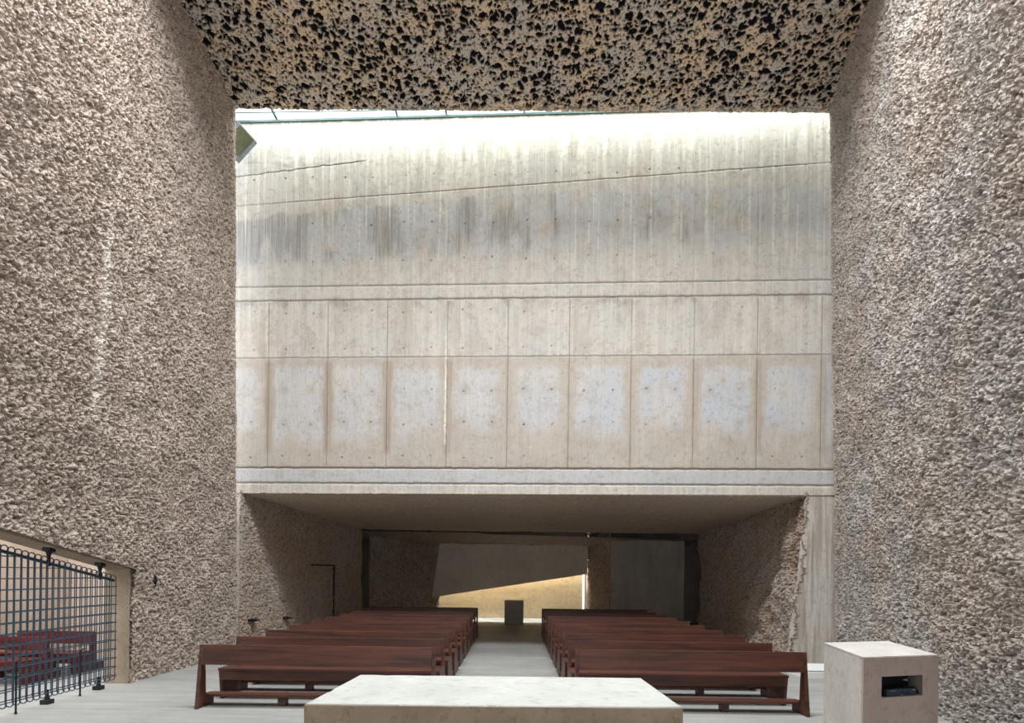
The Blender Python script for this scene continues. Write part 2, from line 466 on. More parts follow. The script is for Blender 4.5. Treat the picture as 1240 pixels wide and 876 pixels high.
Hc = 0.02 * fbm(Xg * 2, Yg * 2, 61, 3) + 0.025 * fbm(Xg * 14, Yg * 14, 62, 3) - 0.03 * stone
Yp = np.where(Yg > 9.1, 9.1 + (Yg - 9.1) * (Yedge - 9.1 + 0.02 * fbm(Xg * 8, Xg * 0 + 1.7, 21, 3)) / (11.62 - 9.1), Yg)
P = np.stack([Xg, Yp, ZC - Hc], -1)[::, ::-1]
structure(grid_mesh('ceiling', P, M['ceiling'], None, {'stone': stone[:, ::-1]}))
bm = bmesh.new()
bm_prism(bm, [(-7.2, 7.6, ZC + 0.12), (-7.2, 11.58, ZC + 0.12), (7.6, 11.46, ZC + 0.12), (7.6, 7.6, ZC + 0.12)], (0, 0, 0.42))
structure(done('ceiling_slab', bm, M['jamb']))

# --- tall cast wall at the back with the low opening beneath it
xs = np.linspace(-6.9, 7.6, 1040); zs = np.linspace(0.0, 11.9, 860)
Xg, Zg = np.meshgrid(xs, zs, indexing='ij')
def dline(d, w): return np.exp(-(d / w) ** 2)
zj = lambda z, s=0: z + 0.012 * fbm(Xg * 5, Xg * 0 + s, 33 + s, 4)
Zhi = 8.17 + 0.004 * (Xg) * 0 - 0.012 * np.clip(Xg, -7, 7) * 0
l1 = Zg - zj(8.18, 1); l2 = Zg - zj(7.87, 2); l3 = Zg - zj(6.59, 3); l4 = Zg - zj(4.13, 4); l5 = Zg - zj(3.79, 5)
l6 = Zg - (10.02 + 0.052 * (Xg + 6.1) + 0.008 * fbm(Xg * 3, Xg * 0 + 9, 44, 3))     # sloping pour joint
joint = np.maximum.reduce([0.8 * dline(l1, 0.016) * (0.75 + 0.4 * fbm(Xg * 2, Xg * 0, 8, 2)), 0.7 * dline(l2, 0.015), 0.6 * dline(l3, 0.012), 0.75 * dline(l4, 0.014), 0.6 * dline(l5, 0.014), 0.45 * dline(l6, 0.012)])
relief = -0.022 * dline(l1, 0.02) - 0.02 * dline(l2, 0.02) - 0.012 * dline(l3, 0.015) - 0.03 * dline(l4, 0.022) - 0.03 * dline(l5, 0.022) - 0.01 * dline(l6, 0.012)
band = sstep(7.86, 7.875, Zg) * sstep(8.19, 8.175, Zg)
relief += 0.006 * band
relief -= 0.006 * sstep(4.14, 4.12, Zg)
xj = [-5.55 + 1.34 * k for k in range(-1, 10)]
rust = np.zeros_like(Xg); lime = np.zeros_like(Xg)
for k, x0 in enumerate(xj):
    dx = Xg - x0 - 0.004 * fbm(Zg * 2, Zg * 0 + k, 12, 3)
    reach = sstep(4.11, 4.16, Zg) * sstep(7.86, 7.80, Zg)
    v = dline(dx, 0.011) * reach
    joint = np.maximum(joint, 0.72 * v * (0.7 + 0.4 * fbm(Zg * 1.7, Zg * 0 + k * 3.1, 25, 2)))
    relief -= 0.012 * v
    w = 0.13 + 0.07 * fbm(Zg * 1.5, Zg * 0 + k, 91, 3)
    r = sstep(1.3, 0.4, np.abs(dx - 0.02) / np.maximum(w, .03)) * sstep(4.15, 4.6, Zg) * sstep(6.62, 6.45, Zg)
    rust = np.maximum(rust, r * (0.55 + 0.45 * _hash(np.array([k]), np.array([3]), 7)[0]))
    yel = dline(dx - 0.12 - 0.1 * _hash(np.array([k]), np.array([8]), 7)[0], 0.07) * sstep(6.6, 6.9, Zg) * sstep(7.86, 7.4, Zg)
    rust = np.maximum(rust, 0.35 * yel)
    vu = dline(Xg - x0 + 0.02, 0.009) * sstep(8.2, 8.25, Zg)
    joint = np.maximum(joint, 0.30 * vu * (0.6 + 0.8 * fbm(Zg, Zg * 0 + k, 29, 2)))
    relief -= 0.004 * vu
# white lime run down one joint
lime = np.maximum(lime, 1.15 * dline(Xg + 1.556 - 0.01 * fbm(Zg * 6, Zg * 0, 15, 3), 0.022) * sstep(4.6, 4.75, Zg) * sstep(7.25, 6.9, Zg) * (0.6 + 0.5 * fbm(Zg * 3, Zg * 0 + 5, 16, 3)))
lime = np.maximum(lime, 0.55 * sstep(0.05, 0.4, fbm(Xg * 6, Zg * 0.5, 19, 4)) * sstep(9.6, 11.3, Zg))
lime = np.maximum(lime, 0.5 * sstep(0.25, 0.55, fbm(Xg * 14, Zg * 0.25, 39, 3)) * sstep(8.2, 9.0, Zg))
# tie holes in rows of pairs
holes = np.zeros_like(Xg)
for zrow in (4.38, 5.12, 5.85, 6.78, 7.6, 8.75, 9.55, 10.6):
    for k in range(-1, 10):
        for off in (0.36, 0.98):
            x0 = xj[0] + 1.34 * k + off + 0.03 * math.sin(k * 7.1 + zrow)
            z0 = zrow + 0.03 * math.sin(k * 3.3 + zrow * 5 + off)
            d = np.hypot(Xg - x0, Zg - z0)
            holes = np.maximum(holes, sstep(0.028, 0.010, d) * (0.25 + 0.75 * abs(math.sin(k * 12.9 + zrow * 7.7 + off * 31))))
            if 5.0 < zrow < 6.0:
                rust = np.maximum(rust, 0.45 * dline(np.hypot((Xg - x0) * 0.9, Zg - z0) + 0.05 * fbm(Xg * 7, Zg * 7, 55, 3), 0.10) * ((k * 5 + int(off * 10)) % 3 != 0))
relief -= 0.02 * holes; joint = np.maximum(joint, 0.5 * holes)
# grey weathered patches (outlined), and smut streaks high up on the left
blot = fbm(Xg * 0.75, Zg * 0.9, 140, 5) + 0.35 * fbm(Xg * 3, Zg * 3, 141, 3)
pidx = np.floor((Xg - xj[0]) / 1.34); pc = xj[0] + 1.34 * (pidx + 0.5)
pr = _hash(pidx, pidx * 0 + 5, 33)
wob = 0.10 * fbm(Xg * 2.2, Zg * 2.2, 142, 4)
inner = sstep(0.64, 0.47, np.abs(Xg - pc) + wob + 0.10 * pr)
zlo = 4.60 + 0.50 * pr + 0.30 * fbm(Xg * 1.1, Zg * 0, 143, 4); zhi = 6.42 - 0.10 * pr + wob
row = inner * sstep(zlo - 0.18, zlo + 0.22, Zg + wob) * sstep(zhi + 0.08, zhi - 0.10, Zg)
in_row = sstep(4.12, 4.15, Zg) * sstep(6.60, 6.57, Zg)
grey = row * (0.55 + 0.45 * sstep(-0.25, 0.2, blot + 0.1)) * (0.75 + 0.25 * np.clip(Xg / 4, -1, 1))
rust = np.maximum(rust, in_row * (0.58 - 0.58 * row) * (0.8 + 0.5 * fbm(Xg * 2, Zg * 2, 144, 4)))
top_edge = 9.72 + 0.10 * (Xg + 6.0) - 0.005 * (Xg + 6) ** 2 + 0.14 * fbm(Xg * 1.6, Xg * 0 + 4, 51, 3)
low_edge = 8.62 + 0.16 * fbm(Xg * 1.2, Xg * 0 + 2, 52, 3) + .03 * (Xg + 6)
patch = sstep(0.04, -0.06, Zg - top_edge) * sstep(-0.1, 0.25, Zg - low_edge)
grey = np.maximum(grey, 0.6 * patch * sstep(-0.35, 0.1, fbm(Xg * 1.3, Zg * 1.3, 150, 4) + .10))
smut = patch * sstep(-0.15, 0.35, fbm(Xg * 2.2, Zg * 0.7, 160, 4) + 0.18 - 0.06 * (Xg + 5)) * 0.7
smut = np.maximum(smut, 0.5 * sstep(11.88, 11.70, Zg) * 0 + 0.5 * sstep(0.1, 0.5, fbm(Xg * 6, Zg * 0.3, 170, 3)) * sstep(11.2, 11.9, Zg))
smut = np.maximum(smut, 0.55 * sstep(0.0, 0.35, fbm(Xg * 3, Zg * 3, 171, 4)) * dline(Zg - 7.8, 0.12))
smut = np.maximum(smut, 0.6 * sstep(-0.1, 0.3, fbm(Xg * 2, Zg * 6, 172, 4)) * dline(Zg - (10.95 + .06 * fbm(Xg, Xg * 0, 9, 2)), 0.13) * sstep(-2.6, -3.2, Xg))
# pillar stains
pil = sstep(6.0, 6.2, Xg) * sstep(3.7, 3.5, Zg)
rust = np.maximum(rust, pil * 0.8 * sstep(-0.1, 0.3, fbm(Xg * 6, Zg * 0.5, 180, 3)))
smut = np.maximum(smut, pil * 0.6 * sstep(0.0, 0.3, fbm(Xg * 9, Zg * 0.6, 181, 3)))
grey = np.maximum(grey, 0.7 * sstep(4.11, 4.09, Zg) * sstep(3.80, 3.82, Zg))
relief += 0.006 * fbm(Xg * 1.2, Zg * 1.2, 190, 4) + 0.004 * fbm(Xg * 22, Zg * 6, 191, 2)
base_band = sstep(0.35, -0.25, Zg - 4.62 - 0.22 * fbm(Xg * 1.1, Xg * 0 + 6, 220, 4)) * sstep(4.12, 4.16, Zg)
rust = np.maximum(rust, 0.6 * base_band * (0.6 + 0.4 * fbm(Xg * 4, Zg * 4, 221, 3)))
rust = np.maximum(rust, 0.35 * sstep(0.05, 0.4, fbm(Xg * 2.2, Zg * 0.8, 222, 4)) * sstep(6.6, 6.7, Zg) * sstep(7.86, 7.8, Zg))
# sloping crack near the top left
crk = dline(Zg - (10.72 + 0.10 * (Xg + 5.8) + 0.03 * fbm(Xg * 4, Xg * 0, 200, 4)), 0.012) * sstep(-3.3, -3.6, Xg)
joint = np.maximum(joint, 0.8 * crk); relief -= 0.015 * crk
smut = np.maximum(smut, 0.5 * sstep(11.6, 11.85, Zg))
joint = joint * (1 - np.clip(lime, 0, 1)); rust = rust * (1 - np.clip(lime, 0, 1))
P = np.stack([Xg, wall_back_y(Xg) - relief, Zg], -1)
xc_ = (Xg[:-1, :-1] + Xg[1:, 1:]) / 2; zc_ = (Zg[:-1, :-1] + Zg[1:, 1:]) / 2
def jamb_r(z): return 5.82 + 0.40 * np.clip(z / 3.56, 0, 1) ** 0.8
ragz = 3.56 + 0.022 * fbm(xc_ * 7, xc_ * 0, 210, 3); ragx = jamb_r(zc_) + 0.05 * fbm(zc_ * 4, zc_ * 0, 211, 4)
keep = ~((zc_ < ragz) & (xc_ < ragx) & (xc_ > -6.10))
structure(grid_mesh('wall_back', P, M['board'], keep, {'joint': joint, 'rust': rust, 'lime': lime, 'grey': grey, 'smut': smut}))
# mass of the back wall
bm = bmesh.new()
bm_prism(bm, [(-6.9, wall_back_y(-6.9) + 0.06, 3.72), (7.6, wall_back_y(7.6) + 0.06, 3.72), (7.6, 12.55, 3.72), (-6.9, 13.25, 3.72)], (0, 0, 8.16))
structure(done('wall_back_core', bm, M['jamb']))

# --- the low space behind: soffit and sides
SY0, SY1 = 12.0, 19.0
def soffit_z(y): return 3.575 - 0.046 * (y - 12.2)
xs = np.linspace(-6.5, 6.9, 520); ys_ = np.linspace(0, 1, 260)
Xg, Tg = np.meshgrid(xs, ys_, indexing='ij')
Yw = (wall_back_y(Xg) - 0.02) * (1 - Tg) + SY1 * Tg
H = 0.03 * fbm(Xg * 0.7, Yw * 2, 301, 3) + 0.02 * fbm(Xg * 3, Yw * 9, 302, 4) + 0.012 * fbm(Xg * 12, Yw * 26, 303, 2)
H *= sstep(0, 0.03, Tg) * 0.9 + 0.1
P = np.stack([Xg, Yw, soffit_z(Yw) + H], -1)[:, ::-1]
structure(grid_mesh('ceiling_low', P, M['soffit'], None, {'pale': np.zeros_like(Xg)}))
def side_wall(name, fx, y0, y1, ztop, seed, mat, sgn, lump=0.10, pit=0.05, ny=330, nz=200, y0f=None):
    a = np.linspace(0, 1, ny); z = np.linspace(-0.02, 1, nz)
    A, B = np.meshgrid(a, z, indexing='ij')
    Yg = y0 + (y1 - y0) * A
    Z = B * (ztop(Yg) if callable(ztop) else ztop)
    H = rough_height(Yg, Z, seed, lump, pit, 0.012, skew=0.35)
    P = np.stack([fx(Yg, Z) + sgn * H, Yg, Z], -1)
    return structure(grid_mesh(name, P if sgn > 0 else P[:, ::-1], mat, None, {'pale': np.zeros_like(Z)}))
tun_l = lambda y, z: -6.10 + 0.150 * (y - 12.6)
side_wall('wall_low_left', tun_l, 12.55, 19.0, lambda y: soffit_z(y) + 0.08, 501, M['shot_t'], 1, 0.07, 0.045)
tun_r = lambda y, z: (5.86 + 0.38 * np.clip(z / 3.56, 0, 1) ** 0.8) * (1 - (y - 11.95) / 7.05) + 6.3 * (y - 11.95) / 7.05
side_wall('wall_low_right', tun_r, 11.97, 19.0, lambda y: soffit_z(y) + 0.08, 601, M['shot_t'], -1, 0.20, 0.085)

# door let flush into the left side of the low space
dv = Vector((0.150, 1.0, 0)).normalized(); dn = Vector((dv.y, -dv.x, 0))
dbase = Vector((-6.10 + 0.15 * (15.62 - 12.6), 15.62, 0)) + dn * 0.06
def along(s, n, z): return dbase + dv * s + dn * n + Vector((0, 0, z))
def slab_along(bm, s0, s1, n0, n1, z0, z1):
    pts = [along(s0, n0, z0), along(s1, n0, z0), along(s1, n1, z0), along(s0, n1, z0)]
    bm_prism(bm, pts, (0, 0, z1 - z0))
A, B = np.meshgrid(np.linspace(0, 1, 70), np.linspace(0, 1, 110), indexing='ij')
Hd = rough_height(A * 1.2, B * 2.0, 555, 0.03, 0.03, 0.01)
Pd = np.stack([dbase.x + dv.x * 1.24 * A + dn.x * Hd, dbase.y + dv.y * 1.24 * A + dn.y * Hd, 0.01 + 1.98 * B], -1)
structure(grid_mesh('door_1', Pd, M['shot_t'], None, {'pale': np.zeros_like(A)}))
bm = bmesh.new()
slab_along(bm, 1.24, 1.30, -0.12, 0.02, 0.0, 2.03); slab_along(bm, -0.01, 1.24, -0.12, 0.02, 1.985, 2.025)
structure(done('door_gap_black', bm, M['black']))  # the gap's dark is put in as black strips beside and above the door

# --- space beyond, at the end of the low hall
def facet(name, p, q, z0, z1a, z1b, seed, mat, rough=0.1, pit=0.05, n=150, m=140, flip=False):
    p = Vector(p); q = Vector(q); d = q - p; nrm = Vector((d.y, -d.x, 0)).normalized()
    if flip: nrm = -nrm
    A, B = np.meshgrid(np.linspace(0, 1, n), np.linspace(0, 1, m), indexing='ij')
    Z = z0 + B * ((z1a + (z1b - z1a) * A) - z0)
    H = rough_height(A * d.length, Z, seed, rough, pit, 0.01) if rough else 0.01 * fbm(A * d.length * 3, Z * 3, seed, 3)
    P = np.stack([p.x + A * d.x + nrm.x * H, p.y + A * d.y + nrm.y * H, Z], -1)
    return structure(grid_mesh(name, P, mat, None, {'pale': np.zeros_like(Z)}))
facet('wall_rear_left', (-5.15, 20.1), (-2.85, 21.5), -0.02, 3.74, 3.74, 701, M['shot_t'], 0.12, 0.07)
facet('wall_rear_reveal', (2.80, 21.5), (3.45, 19.95), -0.02, 3.74, 3.74, 711, M['shot_t'], 0.08, 0.05, 90)
facet('wall_rear_right', (3.45, 19.95), (5.98, 19.7), -0.02, 3.12, 3.06, 721, M['dark'], 0.0)
# its sloping roof
xs = np.linspace(-5.6, 6.4, 200); a = np.linspace(0, 1, 60)
Xg, Tg = np.meshgrid(xs, a, indexing='ij')
Yw = 19.35 + Tg * 2.3
P = np.stack([Xg, Yw, 3.24 - (0.06 + 0.018 * np.clip(Xg, 0, 6)) * sstep(-1.3, -0.9, Xg) * (1 - Tg) - 0.34 * Tg + 0.05 * sstep(0, .1, Tg) * fbm(Xg, Yw * 2, 731, 4)], -1)[:, ::-1]
structure(grid_mesh('ceiling_rear', P, M['shot_t'], None, {'pale': np.zeros_like(Xg)}))
structure(box('ceiling_rear_slab', -7.4, 8.2, 12.7, 21.6, 3.75, 4.0, M['dark']))
structure(box('wall_shell_left', -7.4, -7.1, 13.0, 22.6, -0.05, 3.75, M['dark']))
structure(box('wall_shell_right', 7.4, 7.7, 12.2, 22.6, -0.05, 3.75, M['dark']))
bm = bmesh.new(); bm_prism(bm, [(-7.1, 21.9, 0), (-3.2, 21.9, 0), (-3.2, 22.1, 0), (-7.1, 22.1, 0)], (0, 0, 3.75)); structure(done('wall_shell_rear_left', bm, M['dark']))
structure(box('wall_shell_rear_right', 2.78, 7.4, 21.9, 22.1, 0, 3.75, M['dark']))
structure(box('rear_light_block_left', -3.52, -3.42, 21.3, 22.3, 0, 4.0, M['dark']))  # both cheeks added unseen to keep slot light out of the side voids
structure(box('rear_light_block_right', 2.84, 2.92, 21.5, 22.3, 0, 4.0, M['dark']))
bm = bmesh.new(); bm_prism(bm, [(-3.5, 21.3, 0), (-3.5, 21.35, 0), (-5.2, 20.3, 0), (-5.2, 20.25, 0)], (0, 0, 3.76)); structure(done('wall_rear_backing', bm, M['dark']))
structure(box('rear_light_cover_left', -7.4, -3.42, 21.6, 22.4, 3.75, 4.0, M['dark']))  # two unseen roof pieces added to stop light leaking into the voids
structure(box('rear_light_cover_right', 2.84, 8.2, 21.6, 22.4, 3.75, 4.0, M['dark']))
structure(box('rear_light_stop', -3.42, -2.6, 21.49, 21.55, 1.1, 3.76, M['dark']))  # unseen strip added behind the hanging panel to seal a light leak
# hanging wedge-shaped concrete panel
bm = bmesh.new()
bm_prism(bm, [(-3.10, 21.3, 0.90), (2.80, 21.3, 1.86), (2.80, 21.3, 3.76), (-2.70, 21.3, 3.76)], (0, 0.18, 0), 0.012)
structure(done('wall_rear_hanging', bm, M['panel']))
# bright wall behind it, standing clear of floor and side
structure(box('wall_rear_bright', -3.4, 2.715, 22.05, 22.25, 0.085, 4.4, M['gold']))

# --- side room beyond the gate
structure(box('wall_side_room_end', -9.5, -6.4, 11.6, 11.85, 0, 3.2, M['pale']))
structure(box('wall_side_room_back', -9.5, -9.2, 2.0, 11.6, 0, 3.2, M['pale']))

# --- skylight over the slot between the ceiling slab and the back wall
win = structure(empty('window_1', (0, 12.0, 11.95)))
def W_(o): return o
bm = bmesh.new()
bm_box(bm, -6.4, 6.9, -0.75, 0.70, 0.02, 0.04)
done('pane', bm, M['glass'], win)
bm = bmesh.new()
for x in (-5.45, -2.72, -1.62, 0.10, 2.8, 5.4): bm_box(bm, x - 0.018, x + 0.018, -0.75, 0.70, 0.0, 0.04)
bm_prism(bm, [(-6.4, 0.42, -0.01), (6.9, -0.05, -0.01), (6.9, -0.035, -0.01), (-6.4, 0.435, -0.01)], (0, 0, 0.015))
done('window_frame', bm, M['frame'], win)
bm = bmesh.new()
bm_prism(bm, [(-6.9, wall_back_y(-6.9) - 0.03, 11.86), (7.6, wall_back_y(7.6) - 0.03, 11.86), (7.6, wall_back_y(7.6) + 0.1, 11.86), (-6.9, wall_back_y(-6.9) + 0.1, 11.86)], (0, 0, 0.05))
structure(done('trim_4', bm, M['frame']))

# ------------------------------------------------------------------ PEWS
def prof_panel(bm, x, th, prof):
    bm_prism(bm, [(x, y, z) for y, z in prof], (th, 0, 0), 0.004)

FOOT = [(0.075, 0.45), (0.088, 0.17), (0.285, 0.155), (0.285, 0.0)]
PEW_P = [(-0.445, 0.0), (-0.50, 0.405), (-0.056, 0.405), (0.0, 0.83), (0.04, 0.83)] + FOOT
FRONT_P = [(-0.11, 0.0), (0.0, 0.83), (0.04, 0.83)] + FOOT
TH = 0.045
def make_pew(L, name, seat=True, wood='wood'):
    r = empty(name, (0, 0, 0)); w = M[wood]
    for x in (0.0, L - TH):
        bm = bmesh.new(); prof_panel(bm, x, TH, PEW_P if seat else FRONT_P); done('end_panel', bm, w, r)
    s = 0.11 / 0.83
    bm = bmesh.new()
    bm_prism(bm, [(TH, -0.11 + s * 0.57 - 0.002, 0.57), (TH, -0.002, 0.83), (TH, 0.034, 0.83), (TH, -0.11 + s * 0.57 + 0.034, 0.57)], (L - 2 * TH, 0, 0), 0.004)
    done('backrest' if seat else 'front_board', bm, w, r)
    if seat:
        bm = bmesh.new(); bm_box(bm, -0.004, L + 0.004, -0.515, -0.062, 0.405, 0.44, 0.005); done('seat', bm, w, r)
        bm = bmesh.new(); bm_box(bm, TH, L - TH, -0.498, -0.468, 0.275, 0.405, 0.003); done('seat_apron', bm, w, r)
    bm = bmesh.new(); bm_box(bm, TH, L - TH, 0.085, 0.285, 0.125, 0.158, 0.004); done('kneeler', bm, w, r)
    for k in (1, 2):
        bm = bmesh.new(); bm_box(bm, L * k / 3 - 0.05, L * k / 3 + 0.05, 0.12, 0.24, 0.0, 0.125, 0.003); done('kneeler_support', bm, w, r)
    return r

def copy_tree(o):
    c = o.copy(); COL.objects.link(c)
    for ch in list(o.children):
        k = ch.copy(); COL.objects.link(k); k.parent = c; k.matrix_parent_inverse = ch.matrix_parent_inverse.copy()
    return c

ORD = ['first', 'second', 'third', 'fourth', 'fifth', 'sixth', 'seventh', 'eighth', 'ninth']
Y0, DY = 7.41, 0.985
for side, x0, L in (('left', -4.13, 3.11), ('right', 0.83, 3.05)):
    fr = make_pew(L, 'kneeling_bench', False); fr.location = (x0, Y0, 0)
    tag(fr, f'seatless reddish brown kneeling desk in front of the pews {side} of the aisle', 'kneeling bench')
    proto = make_pew(L, 'wooden_pew')
    for k in range(9):
        p = proto if k == 0 else copy_tree(proto)
        p.location = (x0, Y0 + DY * (k + 1), 0)
        where = {0: 'directly behind the seatless kneeling desk', 8: 'last row before the dark far hall'}.get(k, f'{ORD[k]} row of seats from the camera')
        tag(p, f'reddish brown wooden pew {side} of the aisle, {where}', 'pew', f'wooden pews {side} of the aisle')

cp = make_pew(1.36, 'wooden_pew', True, 'wood_c')
cp.location = (-8.82, 10.0, 0); cp.scale = (1, 1, 0.84)
tag(cp, 'short dark red pew behind the wire gate, the farther and right-hand one', 'pew', 'dark red pews behind the gate')
cp2 = copy_tree(cp); cp2.location = (-8.92, 9.12, 0)
tag(cp2, 'short dark red pew behind the wire gate, the nearer and left-hand one', 'pew', 'dark red pews behind the gate')

# ------------------------------------------------------------------ ALTAR
def rough_block(name, corners, z0, z1, mat, parent=None, n=60, nz=12, amp=0.004, seed=1):
    """block on a 4-corner plan, faces finely divided with slightly worn faces and arrises"""
    c = [Vector((x, y, 0)) for x, y in corners]
    bm = bmesh.new()
    ring = []
    per = []
    for i in range(4):
        a, b = c[i], c[(i + 1) % 4]
        m = max(2, int((b - a).length / 0.035))
        for k in range(m): per.append(a.lerp(b, k / m))
    cen = sum(c, Vector()) / 4
    N = len(per)
    ch = 0.007
    zs = [z0] + [z0 + (z1 - ch - z0) * k / nz for k in range(1, nz + 1)] + [z1]
    rows = []
    px = np.array([p.x for p in per]); py = np.array([p.y for p in per])
    for zi, z in enumerate(zs):
        inset = ch if zi == len(zs) - 1 else 0.0
        nz_ = fbm(px * 6 + 0.3 * seed, py * 6 + z * 6, seed, 3) * amp
        row = []
        for i, p in enumerate(per):
            d = (cen - p).normalized()
            chip = 0.0
            if zi >= len(zs) - 2:
                chip = 0.012 * max(0.0, float(perlin(np.array([px[i] * 5.0]), np.array([py[i] * 5.0]), seed + 9)[0]) - 0.28)
            row.append(bm.verts.new((p.x + d.x * (inset * 1.4 + nz_[i] + chip * 2), p.y + d.y * (inset * 1.4 + nz_[i] + chip * 2), z - chip)))
        rows.append(row)
    for a, b in zip(rows, rows[1:]):
        for i in range(N): bm.faces.new((a[i], a[(i + 1) % N], b[(i + 1) % N], b[i]))
    bm.faces.new(rows[-1]); bm.faces.new(list(reversed(rows[0])))
    return done(name, bm, mat, parent)

altar = empty('altar', (0, 4.2, 0))
tag(altar, 'large pale cast concrete altar block in the centre foreground', 'altar')
AC = [(-1.353, 3.66), (1.128, 3.70), (1.092, 4.742), (-1.285, 4.725)]
ob = rough_block('body', [(x, y - 4.2) for x, y in AC], 0.0, 0.944, M['altar_shaded'], altar, seed=5)
ob['label'] = 'concrete sides, shade painted in brown'
ot = rough_block('top_surface', [(x * 0.997, (y - 4.2) * 0.992) for x, y in AC], 0.938, 0.95, M['altar'], altar, nz=2, amp=0.003, seed=6)
ot['label'] = 'pale top, left without painted shade'

# ------------------------------------------------------------------ AMBO with niche
A0 = Vector((3.37, 5.39, 0)); ax = Vector((0.91, 0.25, 0)); AW = ax.length; ax.normalize()
ay = Vector((0.28, 1.19, 0)).normalized(); rz = math.atan2(ax.y, ax.x)
SK = Matrix(((ax.x, ay.x, 0, 0), (ax.y, ay.y, 0, 0), (0, 0, 1, 0), (0, 0, 0, 1)))    # slanted plan of the block
ambo = empty('ambo', A0)
tag(ambo, 'pale concrete ambo block with a recessed niche, beside the right wall', 'ambo')
AD = 1.22; AH = 1.055
n0, n1, nz0, nz1, ND = 0.235 * AW, 0.781 * AW, 0.657, 0.863, 0.50
def pierced(bm, x0, x1, y0, y1, z0, z1, yback):
    """box with a rectangular niche in its front; yback >= y1 pierces it right through"""
    def ring(y, a, b, c, d): return [bm.verts.new((a, y, c)), bm.verts.new((b, y, c)), bm.verts.new((b, y, d)), bm.verts.new((a, y, d))]
    F_ = ring(y0, x0, x1, z0, z1); B_ = ring(y1, x0, x1, z0, z1); Hf = ring(y0, n0, n1, nz0, nz1)
    through = yback >= y1
    Hb = ring(y1 if through else yback, n0, n1, nz0, nz1)
    for k in range(4):
        l = (k + 1) % 4
        bm.faces.new((F_[k], F_[l], Hf[l], Hf[k])); bm.faces.new((F_[l], F_[k], B_[k], B_[l])); bm.faces.new((Hf[k], Hf[l], Hb[l], Hb[k]))
        if through: bm.faces.new((B_[l], B_[k], Hb[k], Hb[l]))
    if not through: bm.faces.new(B_[::-1]); bm.faces.new(Hb)
def sk_done(name, bm, mat, parent):
    bmesh.ops.transform(bm, matrix=SK, verts=bm.verts[:]); return done(name, bm, mat, parent)
bm = bmesh.new(); pierced(bm, 0.0, AW, 0.05, AD, 0.0, AH - 0.012, ND); sk_done('body', bm, M['ambo'], ambo)
bm = bmesh.new(); pierced(bm, 0.0, AW, 0.0, 0.05, 0.0, AH - 0.006, 0.05); sk_done('front_panel', bm, M['ambo_shaded'], ambo)
bm = bmesh.new(); bm_box(bm, -0.004, AW + 0.002, 0.012, AD + 0.002, AH - 0.012, AH + 0.004, 0.004); sk_done('top_slab', bm, M['ambo'], ambo)

def on_ambo(x, y, z): return A0 + ax * x + ay * y + Vector((0, 0, z))
# equipment in the niche
amp = empty('amplifier', on_ambo(n0 + 0.070, 0.21, nz0 + 0.001), rz)
tag(amp, 'black audio amplifier box at the back of the ambo niche', 'amplifier')
AWd = 0.385
bm = bmesh.new(); bm_box(bm, 0.0, AWd, 0.0, 0.10, 0.008, 0.19, 0.006); done('housing', bm, M['black'], amp)
for x in (0.04, AWd - 0.04):
    bm = bmesh.new(); bm_cyl(bm, (x, 0.05, 0.004), 0.014, 0.014, 0.008); done('foot', bm, M['black'], amp)
bm = bmesh.new(); bm_cyl(bm, (AWd - 0.035, -0.006, 0.125), 0.014, 0.012, 0.016, 20, 'Y'); bm_cyl(bm, (AWd - 0.035, -0.016, 0.125), 0.006, 0.006, 0.014, 14, 'Y')
bm_box(bm, AWd - 0.066, AWd - 0.046, -0.008, 0.0, 0.118, 0.132); done('cable_socket', bm, M['alu'], amp)
rec = empty('radio_receiver', on_ambo(n0 + 0.058, 0.03, nz0 + 0.001), rz)
tag(rec, 'slim slate grey radio receiver at the front of the ambo niche', 'receiver')
RW = 0.40
bm = bmesh.new(); bm_box(bm, 0.0, RW, 0.008, 0.095, 0.0, 0.074, 0.004); done('housing', bm, M['black'], rec)
bm = bmesh.new(); bm_box(bm, 0.024, RW - 0.004, 0.0, 0.008, 0.008, 0.070, 0.002); done('front_panel', bm, M['navy'], rec)
bm = bmesh.new()
for k, wdt in enumerate((0.010, 0.007, 0.010, 0.007, 0.009, 0.008)): bm_box(bm, 0.062 + k * 0.0125, 0.062 + k * 0.0125 + wdt, -0.0015, 0.0, 0.051, 0.059)
done('badge', bm, M['alu'], rec)
for x in (0.345, 0.365, 0.374):
    bm = bmesh.new(); bm_cyl(bm, (x, -0.001, 0.056), 0.0035, 0.0035, 0.003, 12, 'Y'); done('indicator_light', bm, M['white'], rec)
bm = bmesh.new(); bm_cyl(bm, (0.215, -0.002, 0.034), 0.010, 0.010, 0.004, 16, 'Y'); bm_box(bm, 0.25, 0.31, -0.001, 0.0, 0.020, 0.034); done('button', bm, M['black'], rec)
bm = bmesh.new(); bm_box(bm, 0.195, 0.235, -0.0015, 0.0, 0.011, 0.016); done('port', bm, M['alu'], rec)
cb = bmesh.new(); o = on_ambo(n1 - 0.022, 0.07, nz0 + 0.009)
bm_tube(cb, [o + ax * (0.012 * math.cos(a * .7)) + ay * (0.02 * math.sin(a * .7) + a * 0.004) + Vector((0, 0, 0.0035 * a)) for a in range(0, 16)], 0.006, 8)
tag(done('power_cable', cb, M['black'], smooth=True), 'coiled black cable lying right of the receiver in the ambo niche', 'cable')

